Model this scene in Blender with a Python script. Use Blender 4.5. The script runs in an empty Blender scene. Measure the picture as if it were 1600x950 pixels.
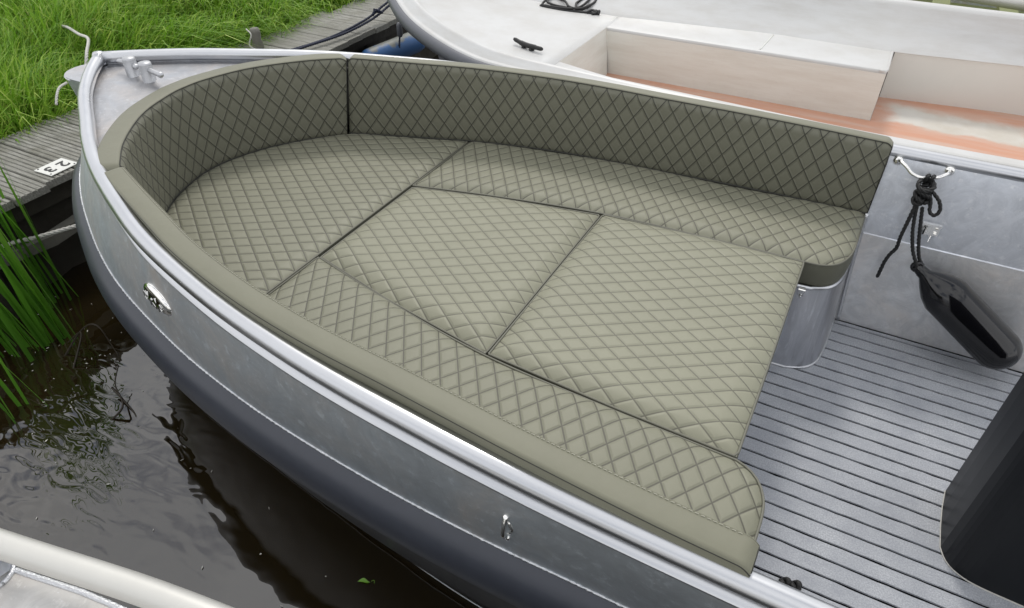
import bpy, bmesh, math, random
import numpy as np
from mathutils import Vector
random.seed(7); rng = np.random.default_rng(7)
S = bpy.context.scene
COL = S.collection
# ------------------------------------------------------------------ camera
cam_d = bpy.data.cameras.new("camera"); cam = bpy.data.objects.new("camera", cam_d); COL.objects.link(cam)
cam.location = (0, -1.447, 1.77)
PITCH = math.radians(38.79); YAW = math.radians(28.16)
cam.rotation_euler = (math.pi/2-PITCH, 0, YAW)
cam_d.sensor_width = 36; cam_d.lens = 36*1060/1600; cam_d.clip_start = .02; cam_d.clip_end = 800
S.camera = cam
# ------------------------------------------------------------------ world, sun
SUN_EL, SUN_AZ = math.radians(54), math.radians(26)     # azimuth: from +Y towards -X
world = bpy.data.worlds.new("World"); S.world = world; world.use_nodes = True
wn = world.node_tree; wn.nodes.clear()
sky = wn.nodes.new('ShaderNodeTexSky'); sky.sky_type = 'NISHITA'; sky.sun_disc = False
sky.sun_elevation = SUN_EL; sky.sun_rotation = -SUN_AZ
sky.air_density = 1.2; sky.dust_density = 2.0
tc = wn.nodes.new('ShaderNodeTexCoord')
mp = wn.nodes.new('ShaderNodeMapping'); mp.inputs['Scale'].default_value = (1, 1, 2.2)
nz = wn.nodes.new('ShaderNodeTexNoise'); nz.inputs['Scale'].default_value = 2.3; nz.inputs['Detail'].default_value = 7; nz.inputs['Roughness'].default_value = .58; nz.inputs['Distortion'].default_value = .3
nz2 = wn.nodes.new('ShaderNodeTexNoise'); nz2.inputs['Scale'].default_value = 3.6; nz2.inputs['Detail'].default_value = 5
cr = wn.nodes.new('ShaderNodeValToRGB'); cr.color_ramp.elements[0].position = .33; cr.color_ramp.elements[1].position = .47
cl = wn.nodes.new('ShaderNodeMixRGB'); cl.inputs[1].default_value = (8.6, 8.9, 9.5, 1); cl.inputs[2].default_value = (15.9, 15.8, 15.8, 1)
mx = wn.nodes.new('ShaderNodeMixRGB'); bg = wn.nodes.new('ShaderNodeBackground'); bg.inputs[1].default_value = .125
out = wn.nodes.new('ShaderNodeOutputWorld'); L = wn.links.new
L(tc.outputs['Generated'], mp.inputs[0]); L(mp.outputs[0], nz.inputs[0]); L(mp.outputs[0], nz2.inputs[0])
L(nz.outputs[0], cr.inputs[0]); L(nz2.outputs[0], cl.inputs[0]); L(cr.outputs[0], mx.inputs[0])
L(sky.outputs[0], mx.inputs[1]); L(cl.outputs[0], mx.inputs[2]); L(mx.outputs[0], bg.inputs[0]); L(bg.outputs[0], out.inputs[0])
sd = bpy.data.lights.new("sun", 'SUN'); sd.energy = 1.7; sd.angle = math.radians(12); sd.color = (1, .96, .9)
sun = bpy.data.objects.new("sun", sd); COL.objects.link(sun)
sun_dir = Vector((-math.sin(SUN_AZ)*math.cos(SUN_EL), math.cos(SUN_AZ)*math.cos(SUN_EL), math.sin(SUN_EL)))
sun.rotation_euler = sun_dir.to_track_quat('Z', 'Y').to_euler()
S.view_settings.view_transform = 'Standard'; S.view_settings.look = 'None'; S.view_settings.gamma = 1
S.view_settings.exposure = -0.35
S.cycles.max_bounces = 8

# ------------------------------------------------------------------ materials
class NT:
    def __init__(s, name):
        s.m = bpy.data.materials.new(name); s.m.use_nodes = True; s.t = s.m.node_tree
        s.b = s.t.nodes['Principled BSDF']; s.o = s.t.nodes['Material Output']
    def n(s, typ, **kw):
        x = s.t.nodes.new('ShaderNode'+typ)
        for k, v in kw.items():
            if k.startswith('i_'):
                k = k[2:].replace('_', ' ')
                x.inputs[int(k) if k.isdigit() else k].default_value = v
            else: setattr(x, k, v)
        return x
    def l(s, a, b): s.t.links.new(a, b)
    def noise(s, vec, scale, detail=4, rough=.5, dist=0):
        x = s.n('TexNoise', i_Scale=scale, i_Detail=detail, i_Roughness=rough, i_Distortion=dist); s.l(vec, x.inputs[0]); return x.outputs[0]
    def obj(s, scale=(1, 1, 1), rot=(0, 0, 0)):
        c = s.n('TexCoord'); m = s.n('Mapping'); m.inputs['Scale'].default_value = scale; m.inputs['Rotation'].default_value = rot
        s.l(c.outputs['Object'], m.inputs[0]); return m.outputs[0]
    def ramp(s, fac, stops):
        r = s.n('ValToRGB'); e = r.color_ramp.elements
        while len(e) < len(stops): e.new(.5)
        for i, (p, c) in enumerate(stops):
            e[i].position = p; e[i].color = c if len(c) == 4 else (*c, 1)
        s.l(fac, r.inputs[0]); return r.outputs[0]
    def math(s, op, a, b=None, c=None):
        x = s.n('Math', operation=op)
        for i, v in enumerate((a, b, c)):
            if v is None: continue
            if isinstance(v, (int, float)): x.inputs[i].default_value = v
            else: s.l(v, x.inputs[i])
        return x.outputs[0]
    def mix(s, fac, a, b, mode='MIX'):
        x = s.n('MixRGB', blend_type=mode)
        for i, v in enumerate((fac, a, b)):
            if isinstance(v, (int, float)): x.inputs[i].default_value = v
            elif isinstance(v, tuple): x.inputs[i].default_value = (*v, 1)
            else: s.l(v, x.inputs[i])
        return x.outputs[0]
    def bump(s, h, strength=.3, dist=.01, prev=None):
        x = s.n('Bump'); x.inputs['Strength'].default_value = strength; x.inputs['Distance'].default_value = dist
        s.l(h, x.inputs['Height'])
        if prev is not None: s.l(prev, x.inputs['Normal'])
        return x.outputs[0]
    def set(s, **kw):
        for k, v in kw.items():
            k = k.replace('_', ' ')
            if isinstance(v, (int, float)): s.b.inputs[k].default_value = v
            elif isinstance(v, tuple): s.b.inputs[k].default_value = (*v, 1)
            else: s.l(v, s.b.inputs[k])
        return s

def simple(name, col, rough=.5, metal=0, var=.12, scale=30, bump=.15, bdist=.002, spec=.5, coat=0):
    t = NT(name); v = t.obj(); n = t.noise(v, scale, 5, .6); n2 = t.noise(v, scale*.12, 3)
    c = t.mix(n, tuple(x*(1-var) for x in col), tuple(min(1, x*(1+var)) for x in col))
    c = t.mix(t.math('MULTIPLY', n2, .35), c, tuple(x*.75 for x in col))
    r = t.math('ADD', t.math('MULTIPLY', n, .15), rough-.07)
    t.set(Base_Color=c, Roughness=r, Metallic=metal, Specular_IOR_Level=spec, Coat_Weight=coat)
    if bump: t.set(Normal=t.bump(n, bump, bdist))
    return t.m

def fabric(name, base, line, lw=.0026, quilt=True, bs=.5, bd=.0026, wr=.25):
    t = NT(name); v = t.obj()
    n = t.noise(v, 9, 3); nf = t.noise(v, 520, 2, .7)
    c = t.mix(n, tuple(x*.93 for x in base), tuple(x*1.06 for x in base))
    c = t.mix(t.math('MULTIPLY', nf, .22), c, tuple(x*.6 for x in base))
    nb = t.bump(nf, .12, .0008); nb = t.bump(t.noise(v, 14, 3), wr, .006, nb)
    if quilt:
        uv = t.n('UVMap', uv_map='quilt').outputs[0]; sp = t.n('SeparateXYZ'); t.l(uv, sp.inputs[0])
        u = t.math('DIVIDE', sp.outputs[0], .053); w = t.math('DIVIDE', sp.outputs[1], .0775)
        d = t.math('MINIMUM', t.math('PINGPONG', t.math('ADD', u, w), .5), t.math('PINGPONG', t.math('SUBTRACT', u, w), .5))
        d = t.math('MULTIPLY', d, .0437)
        mr = t.n('MapRange', interpolation_type='SMOOTHSTEP', i_1=lw*.35, i_2=lw); t.l(d, mr.inputs[0])
        lc = t.mix(mr.outputs[0], line, c)
        mr2 = t.n('MapRange', interpolation_type='SMOOTHSTEP', i_1=0.0004, i_2=.0075); t.l(d, mr2.inputs[0])
        nb = t.bump(mr2.outputs[0], bs, bd, nb); c = lc
    t.set(Base_Color=c, Roughness=.56, Specular_IOR_Level=.45, Normal=nb, Sheen_Weight=.03)
    return t.m

def alu(name, base=(.60, .62, .66), rough=.34, metal=1, stain=(.34, .32, .29), amt=.35, scale=(1, 1, 1), scratch=.12):
    t = NT(name); v = t.obj(scale)
    n = t.noise(v, 3.2, 6, .62, .6); n2 = t.noise(v, 38, 5, .7); n3 = t.noise(t.obj((1.5, 60, 60)), 9, 3)
    sp = t.noise(v, 170, 2, .5)
    c = t.mix(t.ramp(n, [(.42, (0, 0, 0)), (.7, (1, 1, 1))]), base, tuple(b*(1-amt)+s*amt for b, s in zip(base, stain)))
    n5 = t.noise(v, 11, 6, .7, 1.2); c = t.mix(t.ramp(n5, [(.40, (0, 0, 0)), (.62, (.55, .55, .55))]), c, tuple(b*.72 for b in base)); c = t.mix(t.ramp(n2, [(.56, (0, 0, 0)), (.72, (.6, .6, .6))]), c, tuple(min(1, b*1.35) for b in base))
    c = t.mix(t.ramp(sp, [(.70, (0, 0, 0)), (.76, (.5, .5, .5))]), c, (.85, .86, .88))
    r = t.math('ADD', t.math('MULTIPLY', n, .28), rough-.12); r = t.math('ADD', r, t.math('MULTIPLY', n2, .1)); r = t.math('ADD', r, t.math('MULTIPLY', n5, .12))
    nb = t.bump(n3, scratch, .0012); nb = t.bump(n, .25, .02, nb)
    t.set(Base_Color=c, Roughness=r, Metallic=metal, Normal=nb)
    return t.m

M = {}
OL = (.222, .220, .160); 
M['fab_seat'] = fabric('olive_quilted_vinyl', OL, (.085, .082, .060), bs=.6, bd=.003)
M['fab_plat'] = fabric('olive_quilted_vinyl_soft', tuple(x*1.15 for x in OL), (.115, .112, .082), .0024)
M['fab_back_shaded'] = fabric('olive_quilted_vinyl_shaded', (.160, .159, .117), (.036, .036, .027), .0022, bs=.7, bd=.0036)  # seat vinyl with the shade of the backrest fronts put into its colour
M['fab'] = fabric('olive_vinyl', OL, OL, quilt=False)
M['fab_band'] = fabric('olive_vinyl_band', (.182, .180, .128), OL, quilt=False, wr=.5)
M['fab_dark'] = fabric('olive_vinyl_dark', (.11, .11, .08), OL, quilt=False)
M['piping'] = simple('piping_cord', (.15, .148, .115), .55, bump=.1)
M['seam_thread'] = simple('seam_thread', (.035, .035, .028), .7)
M['stitch'] = simple('stitch_thread', (.42, .41, .33), .7)
M['alu_side'] = alu('brushed_aluminium_topside', (.56, .60, .63), .46, 1, (.55, .48, .41), .7, scratch=.08)
M['alu_tube'] = simple('polished_tube', (.60, .61, .63), .30, 1, .07, 9, .03)
M['alu_deck'] = alu('deck_plate', (.50, .51, .53), .27, 1, (.52, .44, .37), .75, scratch=.02)
M['alu_in'] = alu('inner_plate', (.80, .83, .88), .52, 1, (.72, .70, .68), .4)
M['alu_low'] = alu('inner_lower_plate', (.90, .91, .92), .46, 1, (.84, .76, .68), .6)
M['alu_locker'] = alu('polished_locker_front', (.66, .67, .70), .24, 1, (.52, .47, .42), .5, scale=(1.6, 1.6, .25), scratch=.05)
M['alu_bitt'] = alu('cast_bitt', (.54, .55, .57), .36, 1, (.4, .38, .36), .4, scratch=.03)
M['weld'] = simple('weld_bead', (.75, .76, .78), .3, 1, .2, 220, .9, .003)
M['chrome'] = simple('chrome', (.90, .89, .86), .07, 1, .02, 20, .0)
M['steel_small'] = simple('stainless', (.7, .7, .68), .2, 1, .1, 60, .05)
M['bumper'] = simple('painted_belting', (.045, .050, .064), .38, 0, .18, 26, .2, .002, .5)
M['hull_low'] = simple('hull_bottom', (.022, .024, .028), .35, 0, .2, 20)
M['deckfoam'] = None
t = NT('grey_deck_foam'); v = t.obj(); n = t.noise(v, 7, 5, .6); n2 = t.noise(v, 260, 3, .8); n3 = t.noise(t.obj((3, 40, 1)), 12, 4)
c = t.mix(t.ramp(n, [(.35, (0, 0, 0)), (.65, (1, 1, 1))]), (.38, .395, .42), (.53, .545, .565)); c = t.mix(t.ramp(n2, [(.42, (.75, .75, .75)), (.62, (0, 0, 0))]), c, (.22, .235, .265)); c = t.mix(t.ramp(t.noise(v, 22, 5, .7), [(.5, (0, 0, 0)), (.7, (.5, .5, .5))]), c, (.25, .265, .30)); c = t.mix(t.math('MULTIPLY', n3, .25), c, (.46, .48, .53))
t.set(Base_Color=c, Roughness=.6, Specular_IOR_Level=.5, Normal=t.bump(n2, .35, .0015)); M['deckfoam'] = t.m
M['black_caulk'] = simple('black_caulk', (.004, .004, .005), .9, spec=.05)
M['black_gloss'] = simple('black_vinyl_fender', (.004, .004, .005), .09, 0, .2, 7, .06, .004, .6)
M['rope_black'] = simple('black_rope', (.012, .012, .012), .55, 0, .3, 300, .4)
M['rope_blue'] = simple('navy_rope', (.012, .018, .045), .6, 0, .3, 300, .4)
M['rope_white'] = simple('white_rope', (.55, .54, .50), .7, 0, .25, 200, .4)
M['console'] = simple('black_console', (.006, .007, .009), .42, 0, .15, 4, .03, .01, .28)
M['gel'] = None
t = NT('white_gelcoat'); v = t.obj(); n = t.noise(v, 1.6, 5, .6); n2 = t.noise(t.obj((1, 1, 6)), 6, 6, .65); n3 = t.noise(v, 60, 4, .7)
c = t.mix(t.ramp(n2, [(.4, (0, 0, 0)), (.75, (1, 1, 1))]), (.58, .585, .58), (.49, .48, .455)); c = t.mix(t.math('MULTIPLY', n, .5), c, (.50, .49, .465)); c = t.mix(t.ramp(n3, [(.62, (0, 0, 0)), (.8, (.25, .25, .25))]), c, (.42, .40, .36))
t.set(Base_Color=c, Roughness=t.math('ADD', t.math('MULTIPLY', n, .2), .28)); M['gel'] = t.m
t = NT('gelcoat_side_lifted'); v = t.obj((1, 1, 7)); n = t.noise(v, 4, 7, .65); n3 = t.noise(t.obj(), 40, 4, .7)  # same gelcoat, coloured lighter and greener to offset shade and orange bounce
c = t.mix(t.ramp(n, [(.38, (0, 0, 0)), (.66, (1, 1, 1))]), (.73, .755, .71), (.66, .665, .61)); c = t.mix(t.ramp(n3, [(.58, (0, 0, 0)), (.8, (.15, .15, .15))]), c, (.45, .43, .38))
t.set(Base_Color=c, Roughness=.45); M['gel_side_lifted'] = t.m
# cockpit sole with orange stain: orange pigment strip near the coaming and round the edge of the recess
t = NT('orange_stained_sole'); tcn = t.n('TexCoord'); sp = t.n('SeparateXYZ'); t.l(tcn.outputs['Object'], sp.inputs[0]); v = tcn.outputs['Object']
n = t.noise(v, 5, 6, .65); n2 = t.noise(t.obj((.5, 4, 1)), 5, 4)
wob = t.math('MULTIPLY', t.math('SUBTRACT', n, .5), .16)
y = t.math('ADD', sp.outputs[1], wob); x = t.math('ADD', sp.outputs[0], wob)
near = t.n('MapRange', interpolation_type='SMOOTHSTEP', i_1=1.81, i_2=1.77); t.l(y, near.inputs[0])
far = t.n('MapRange', interpolation_type='SMOOTHSTEP', i_1=1.95, i_2=2.05); t.l(y, far.inputs[0])
lft = t.n('MapRange', interpolation_type='SMOOTHSTEP', i_1=.15, i_2=.07); t.l(x, lft.inputs[0])
rgt = t.n('MapRange', interpolation_type='SMOOTHSTEP', i_1=.62, i_2=.7); t.l(x, rgt.inputs[0])
m1 = t.math('MAXIMUM', near.outputs[0], t.math('MAXIMUM', far.outputs[0], t.math('MAXIMUM', lft.outputs[0], rgt.outputs[0])))
m1 = t.math('MULTIPLY', m1, t.ramp(n2, [(.25, (.55, .55, .55)), (.6, (1, 1, 1))]))
c = t.mix(t.ramp(n, [(.4, (0, 0, 0)), (.7, (1, 1, 1))]), (.62, .60, .55), (.53, .49, .42)); c = t.mix(m1, c, (.58, .30, .20))
t.set(Base_Color=c, Roughness=.4); M['gel_floor'] = t.m
M['hull_brown'] = simple('dark_weedy_hull', (.030, .028, .018), .55, 0, .5, 12, .4, .004)
M['gel_lifted'] = simple('shade_lifted_gelcoat', (.79, .81, .77), .4, 0, .07, 5, .05)  # gelcoat lightened in colour to make up for shade on the far lower wall
M['rub_grey'] = simple('grey_rubber_fendering', (.11, .115, .13), .5, 0, .15, 30)
M['blue_fender'] = None
t = NT('weathered_blue_fender'); v = t.obj(); n = t.noise(v, 9, 5, .65); g = t.n('NewGeometry'); sg = t.n('SeparateXYZ'); t.l(g.outputs['Position'], sg.inputs[0])
k = t.math('ADD', t.math('MULTIPLY', t.math('SUBTRACT', sg.outputs[2], .36), 9), n)
c = t.mix(t.ramp(k, [(.45, (0, 0, 0)), (.62, (1, 1, 1))]), (.035, .12, .30), (.17, .18, .16)); t.set(Base_Color=c, Roughness=.5); M['blue_fender'] = t.m
t = NT('weathered_plank'); oi = t.n('ObjectInfo'); v = t.obj((3, 45, 20)); n = t.noise(v, 4, 6, .7, .4); n2 = t.noise(t.obj(), 7, 5, .6); n3 = t.noise(t.obj((6, 30, 30)), 14, 5, .7)
c = t.ramp(n, [(.3, (.115, .11, .095)), (.5, (.27, .265, .235)), (.72, (.44, .435, .40))])
c = t.mix(t.ramp(n2, [(.45, (0, 0, 0)), (.7, (.6, .6, .6))]), c, (.14, .135, .10)); c = t.mix(t.ramp(n3, [(.56, (0, 0, 0)), (.7, (.8, .8, .8))]), c, (.07, .068, .055))
c = t.mix(t.math('MULTIPLY', oi.outputs['Random'], .4), c, (.20, .195, .17))
t.set(Base_Color=c, Roughness=.85, Normal=t.bump(n3, .6, .004)); M['plank'] = t.m
M['beam'] = simple('dark_wet_timber', (.045, .04, .03), .7, 0, .5, 14, .8, .01)
M['beam_grey'] = simple('grey_waling', (.17, .165, .14), .8, 0, .4, 18, .6, .006)
M['soil'] = simple('bank_soil', (.035, .035, .014), .9, 0, .5, 9, .8, .03)
M['sign_white'] = simple('sign_white', (.72, .72, .68), .5, 0, .12, 60, .1)
M['ink'] = simple('sign_ink', (.03, .03, .03), .6)
M['olive_pad'] = simple('olive_thwart', (.17, .19, .06), .6, 0, .2, 12)
M['sil_deck'] = alu('speckled_deck', (.66, .65, .63), .5, .6, (.42, .36, .30), .6, scratch=.03)
M['tube_white'] = simple('matt_aluminium_tube', (.62, .61, .57), .42, .4, .06, 14, .08)
# leaves
def leafmat(name, a, b, c3, rough=.45, trans=.35):
    t = NT(name); at = t.n('Attribute', attribute_name='rnd'); n = t.noise(t.obj(), 1.6, 3)
    k = t.math('ADD', t.math('MULTIPLY', at.outputs['Fac'], .75), t.math('MULTIPLY', n, .3))
    col = t.ramp(k, [(.1, a), (.5, b), (.82, c3), (1, tuple(x*1.2+.05 for x in c3))])
    t.set(Base_Color=col, Roughness=rough, Specular_IOR_Level=.4)
    tr = t.n('BsdfTranslucent'); t.l(col, tr.inputs[0]); mxs = t.n('MixShader'); mxs.inputs[0].default_value = trans
    t.l(t.b.outputs[0], mxs.inputs[1]); t.l(tr.outputs[0], mxs.inputs[2]); t.l(mxs.outputs[0], t.o.inputs[0]); return t.m
M['grass'] = leafmat('grass_blades', (.07, .17, .012), (.19, .38, .025), (.42, .54, .11))
M['reed'] = leafmat('reed_leaf', (.05, .16, .012), (.10, .27, .02), (.20, .38, .05))
M['twig'] = simple('wet_twig', (.03, .022, .012), .5)
M['leaf'] = simple('floating_leaf', (.16, .36, .03), .4)
# water
t = NT('canal_water'); v = t.obj()
n1 = t.noise(t.obj((1, 1.6, 1), (0, 0, .5)), 2.2, 3, .5, .4); n2 = t.noise(t.obj((1, 2.2, 1), (0, 0, -.4)), 7.5, 1, .4, .9)
g = t.n('SeparateXYZ'); t.l(v, g.inputs[0])
# ripples are livelier near the reeds
dx = t.math('ADD', g.outputs[0], 2.0); dy = t.math('ADD', g.outputs[1], .95)
dd = t.math('SQRT', t.math('ADD', t.math('MULTIPLY', dx, dx), t.math('MULTIPLY', dy, dy)))
mr = t.n('MapRange', interpolation_type='SMOOTHSTEP', i_1=.75, i_2=.15); t.l(dd, mr.inputs[0])
h = t.math('ADD', n1, t.math('MULTIPLY', n2, t.math('ADD', t.math('MULTIPLY', mr.outputs[0], .55), .012)))
t.set(Base_Color=(.016, .011, .004), Roughness=.015, IOR=1.8, Specular_IOR_Level=.62, Normal=t.bump(h, .45, .02)); M['water'] = t.m

# ------------------------------------------------------------------ mesh helpers
def mesh(name, V, F, mat=None, parent=None, smooth=True, kind=None, label=None, uv=None, rnd=None, cat=None, group=None):
    me = bpy.data.meshes.new(name); V = np.asarray(V, dtype=np.float32).reshape(-1, 3)
    if isinstance(F, np.ndarray):
        n, k = F.shape; me.vertices.add(len(V)); me.vertices.foreach_set('co', V.ravel())
        me.loops.add(n*k); me.loops.foreach_set('vertex_index', F.astype(np.int32).ravel())
        me.polygons.add(n); me.polygons.foreach_set('loop_start', np.arange(0, n*k, k, dtype=np.int32)); me.polygons.foreach_set('loop_total', np.full(n, k, dtype=np.int32))
        me.update(calc_edges=True)
    else:
        me.from_pydata([tuple(map(float, v)) for v in V], [], [tuple(f) for f in F])
    if uv is not None:
        l = me.uv_layers.new(name='quilt'); li = np.zeros(len(me.loops), dtype=np.int32); me.loops.foreach_get('vertex_index', li)
        l.data.foreach_set('uv', np.asarray(uv, dtype=np.float32)[li].ravel())
    if rnd is not None:
        a = me.attributes.new('rnd', 'FLOAT', 'POINT'); a.data.foreach_set('value', np.asarray(rnd, dtype=np.float32))
    me.polygons.foreach_set('use_smooth', [smooth]*len(me.polygons))
    if mat: me.materials.append(M[mat] if isinstance(mat, str) else mat)
    o = bpy.data.objects.new(name, me); COL.objects.link(o)
    if parent: o.parent = parent
    tag(o, label, cat, group, kind)
    return o
def tag(o, label=None, cat=None, group=None, kind=None):
    if label: o['label'] = label
    if cat: o['category'] = cat
    if group: o['group'] = group
    if kind: o['kind'] = kind
    return o
def thing(name, label, cat, loc=(0, 0, 0), group=None):
    o = bpy.data.objects.new(name, None); COL.objects.link(o); o.empty_display_size = .05
    return tag(o, label, cat, group)     # origin stays at the world origin so that parts keep world coordinates
def gridF(n, m, closed=False, flip=False):
    i, j = np.meshgrid(np.arange(n-1), np.arange(m if closed else m-1), indexing='ij'); i = i.ravel(); j = j.ravel(); j2 = (j+1) % m
    F = np.stack([i*m+j, (i+1)*m+j, (i+1)*m+j2, i*m+j2], 1)
    return F[:, ::-1] if flip else F
class B:
    def __init__(s): s.V = []; s.F = []; s.n = 0
    def add(s, V, F):
        V = np.asarray(V, float).reshape(-1, 3); s.V.append(V); s.F += [tuple(int(a)+s.n for a in f) for f in F]; s.n += len(V); return s
    def box(s, c, d, rz=0, rx=0, ry=0):
        x, y, z = [a/2 for a in d]; P = np.array([[i*x, j*y, k*z] for k in (-1, 1) for i, j in ((-1, -1), (1, -1), (1, 1), (-1, 1))])
        P = P@rotm(rx, ry, rz).T+np.array(c)
        return s.add(P, [(3, 2, 1, 0), (4, 5, 6, 7), (0, 1, 5, 4), (1, 2, 6, 5), (2, 3, 7, 6), (3, 0, 4, 7)])
    def tube(s, pts, r, k=12, caps=True, close=False):
        V, F = tubeVF(pts, r, k, caps, close); return s.add(V, F)
    def lathe(s, c, prof, k=24, axis=(0, 0, 1)):
        a = Vector(axis).normalized(); u = a.orthogonal().normalized(); w = a.cross(u); V = []
        for r, z in prof:
            for i in range(k):
                t = 2*math.pi*i/k; p = Vector(c)+a*z+u*(r*math.cos(t))+w*(r*math.sin(t)); V.append(tuple(p))
        n = len(prof); F = [tuple(f) for f in gridF(n, k, True)]
        F = [f[::-1] for f in F]
        if prof[0][0] > 1e-6: F.append(tuple(range(k))[::-1])
        if prof[-1][0] > 1e-6: F.append(tuple((n-1)*k+i for i in range(k)))
        return s.add(V, F)
    def build(s, name, mat, parent=None, smooth=True, **kw):
        o = mesh(name, np.concatenate(s.V), s.F, mat, parent, smooth, **kw)
        return o
def rotm(rx, ry, rz):
    cx, sx, cy, sy, cz, sz = math.cos(rx), math.sin(rx), math.cos(ry), math.sin(ry), math.cos(rz), math.sin(rz)
    return np.array([[cz, -sz, 0], [sz, cz, 0], [0, 0, 1]])@np.array([[cy, 0, sy], [0, 1, 0], [-sy, 0, cy]])@np.array([[1, 0, 0], [0, cx, -sx], [0, sx, cx]])
def frames(P):
    P = np.asarray(P, float); T = np.gradient(P, axis=0); T /= np.linalg.norm(T, axis=1)[:, None]+1e-12
    up = np.array([0, 0, 1.]); 
    if abs(T[0]@up) > .9: up = np.array([1., 0, 0])
    N = np.zeros_like(P); n = up-(up@T[0])*T[0]; n /= np.linalg.norm(n)
    for i in range(len(P)):
        n = n-(n@T[i])*T[i]; n /= np.linalg.norm(n)+1e-12; N[i] = n
    return T, N, np.cross(T, N)
def tubeVF(P, r, k=12, caps=True, close=False):
    P = np.asarray(P, float); T, N, Bn = frames(P); r = np.broadcast_to(r, (len(P),)); a = np.arange(k)*2*math.pi/k
    V = P[:, None]+r[:, None, None]*(np.cos(a)[None, :, None]*N[:, None]+np.sin(a)[None, :, None]*Bn[:, None])
    n = len(P); F = [tuple(f) for f in gridF(n, k, True, flip=True)]
    if caps: F += [tuple(range(k))[::-1], tuple((n-1)*k+i for i in range(k))]
    return V.reshape(-1, 3), F
def spline(pts, n=None, step=None):
    """Catmull-Rom through pts, resampled evenly"""
    P = np.asarray(pts, float); Q = np.vstack([2*P[0]-P[1], P, 2*P[-1]-P[-2]]); out = []
    for i in range(1, len(Q)-2):
        p0, p1, p2, p3 = Q[i-1:i+3]
        for t in np.linspace(0, 1, 14, endpoint=False):
            out.append(.5*((2*p1)+(-p0+p2)*t+(2*p0-5*p1+4*p2-p3)*t*t+(-p0+3*p1-3*p2+p3)*t**3))
    out.append(P[-1]); return resample(np.array(out), n, step)
def resample(P, n=None, step=None):
    P = np.asarray(P, float); s = np.r_[0, np.cumsum(np.linalg.norm(np.diff(P, axis=0), axis=1))]
    if n is None: n = max(2, int(round(s[-1]/step))+1)
    u = np.linspace(0, s[-1], n); return np.stack([np.interp(u, s, P[:, k]) for k in range(P.shape[1])], 1)
def loft(curves, name, mat, parent, flip=False, **kw):
    A = np.array(curves); n, m = A.shape[:2]
    return mesh(name, A.reshape(-1, 3), gridF(n, m, flip=flip), mat, parent, **kw)
def outn(P):
    """horizontal outward normal of a port-side plan curve running bow -> aft (Y negative side)"""
    T = np.gradient(P[:, :2], axis=0); T /= np.linalg.norm(T, axis=1)[:, None]+1e-9
    return np.stack([T[:, 1], -T[:, 0], np.zeros(len(P))], 1)
def offs(P, o, dz): Q = P+outn(P)*np.asarray(o).reshape(-1, 1) if np.ndim(o) else P+outn(P)*o; Q = Q.copy(); Q[:, 2] += dz; return Q
def mir(P): Q = np.array(P, float).copy(); Q[..., 1] *= -1; return Q
def rope(pts, r, name, mat, parent=None, step=None, pitch=None, k=6, strands=3, **kw):
    P = spline(pts, step=step or r*.7); T, N, Bn = frames(P); s = np.r_[0, np.cumsum(np.linalg.norm(np.diff(P, axis=0), axis=1))]; pitch = pitch or r*7
    b = B()
    for q in range(strands):
        a = 2*math.pi*(s/pitch+q/strands); Q = P+.5*r*(np.cos(a)[:, None]*N+np.sin(a)[:, None]*Bn); b.tube(Q, r*.58, k)
    return b.build(name, mat, parent, **kw)

# ------------------------------------------------------------------ the setting: water, bank
def sheet(name, x0, x1, y0, y1, z, mat):
    return mesh(name, [(x0, y0, z), (x1, y0, z), (x1, y1, z), (x0, y1, z)], [(0, 1, 2, 3)], mat, smooth=False, kind='structure')
sheet('water', -3.2, 300, -300, 300, 0, 'water')
# bank: gently uneven ground sheet behind the jetty running to the horizon
xs = np.r_[-3.22, -3.26, np.linspace(-3.3, -7.5, 30), -12, -30, -300]; ys = np.r_[-300, -40, np.linspace(-6, 12, 60), 40, 300]
gx, gy = np.meshgrid(xs, ys, indexing='ij'); gz = .40+.05*np.sin(gx*2.1+gy)*np.cos(gy*1.7)+np.clip((-gx-3.3)*.10, 0, .5); gz[0] = -1; gz[1] = .3
mesh('grass_bank', np.stack([gx, gy, gz], -1), gridF(len(xs), len(ys)), 'soil', kind='structure')
def ground(x, y): return .40+.05*np.sin(x*2.1+y)*np.cos(y*1.7)+np.clip((-x-3.3)*.10, 0, .5)
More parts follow.
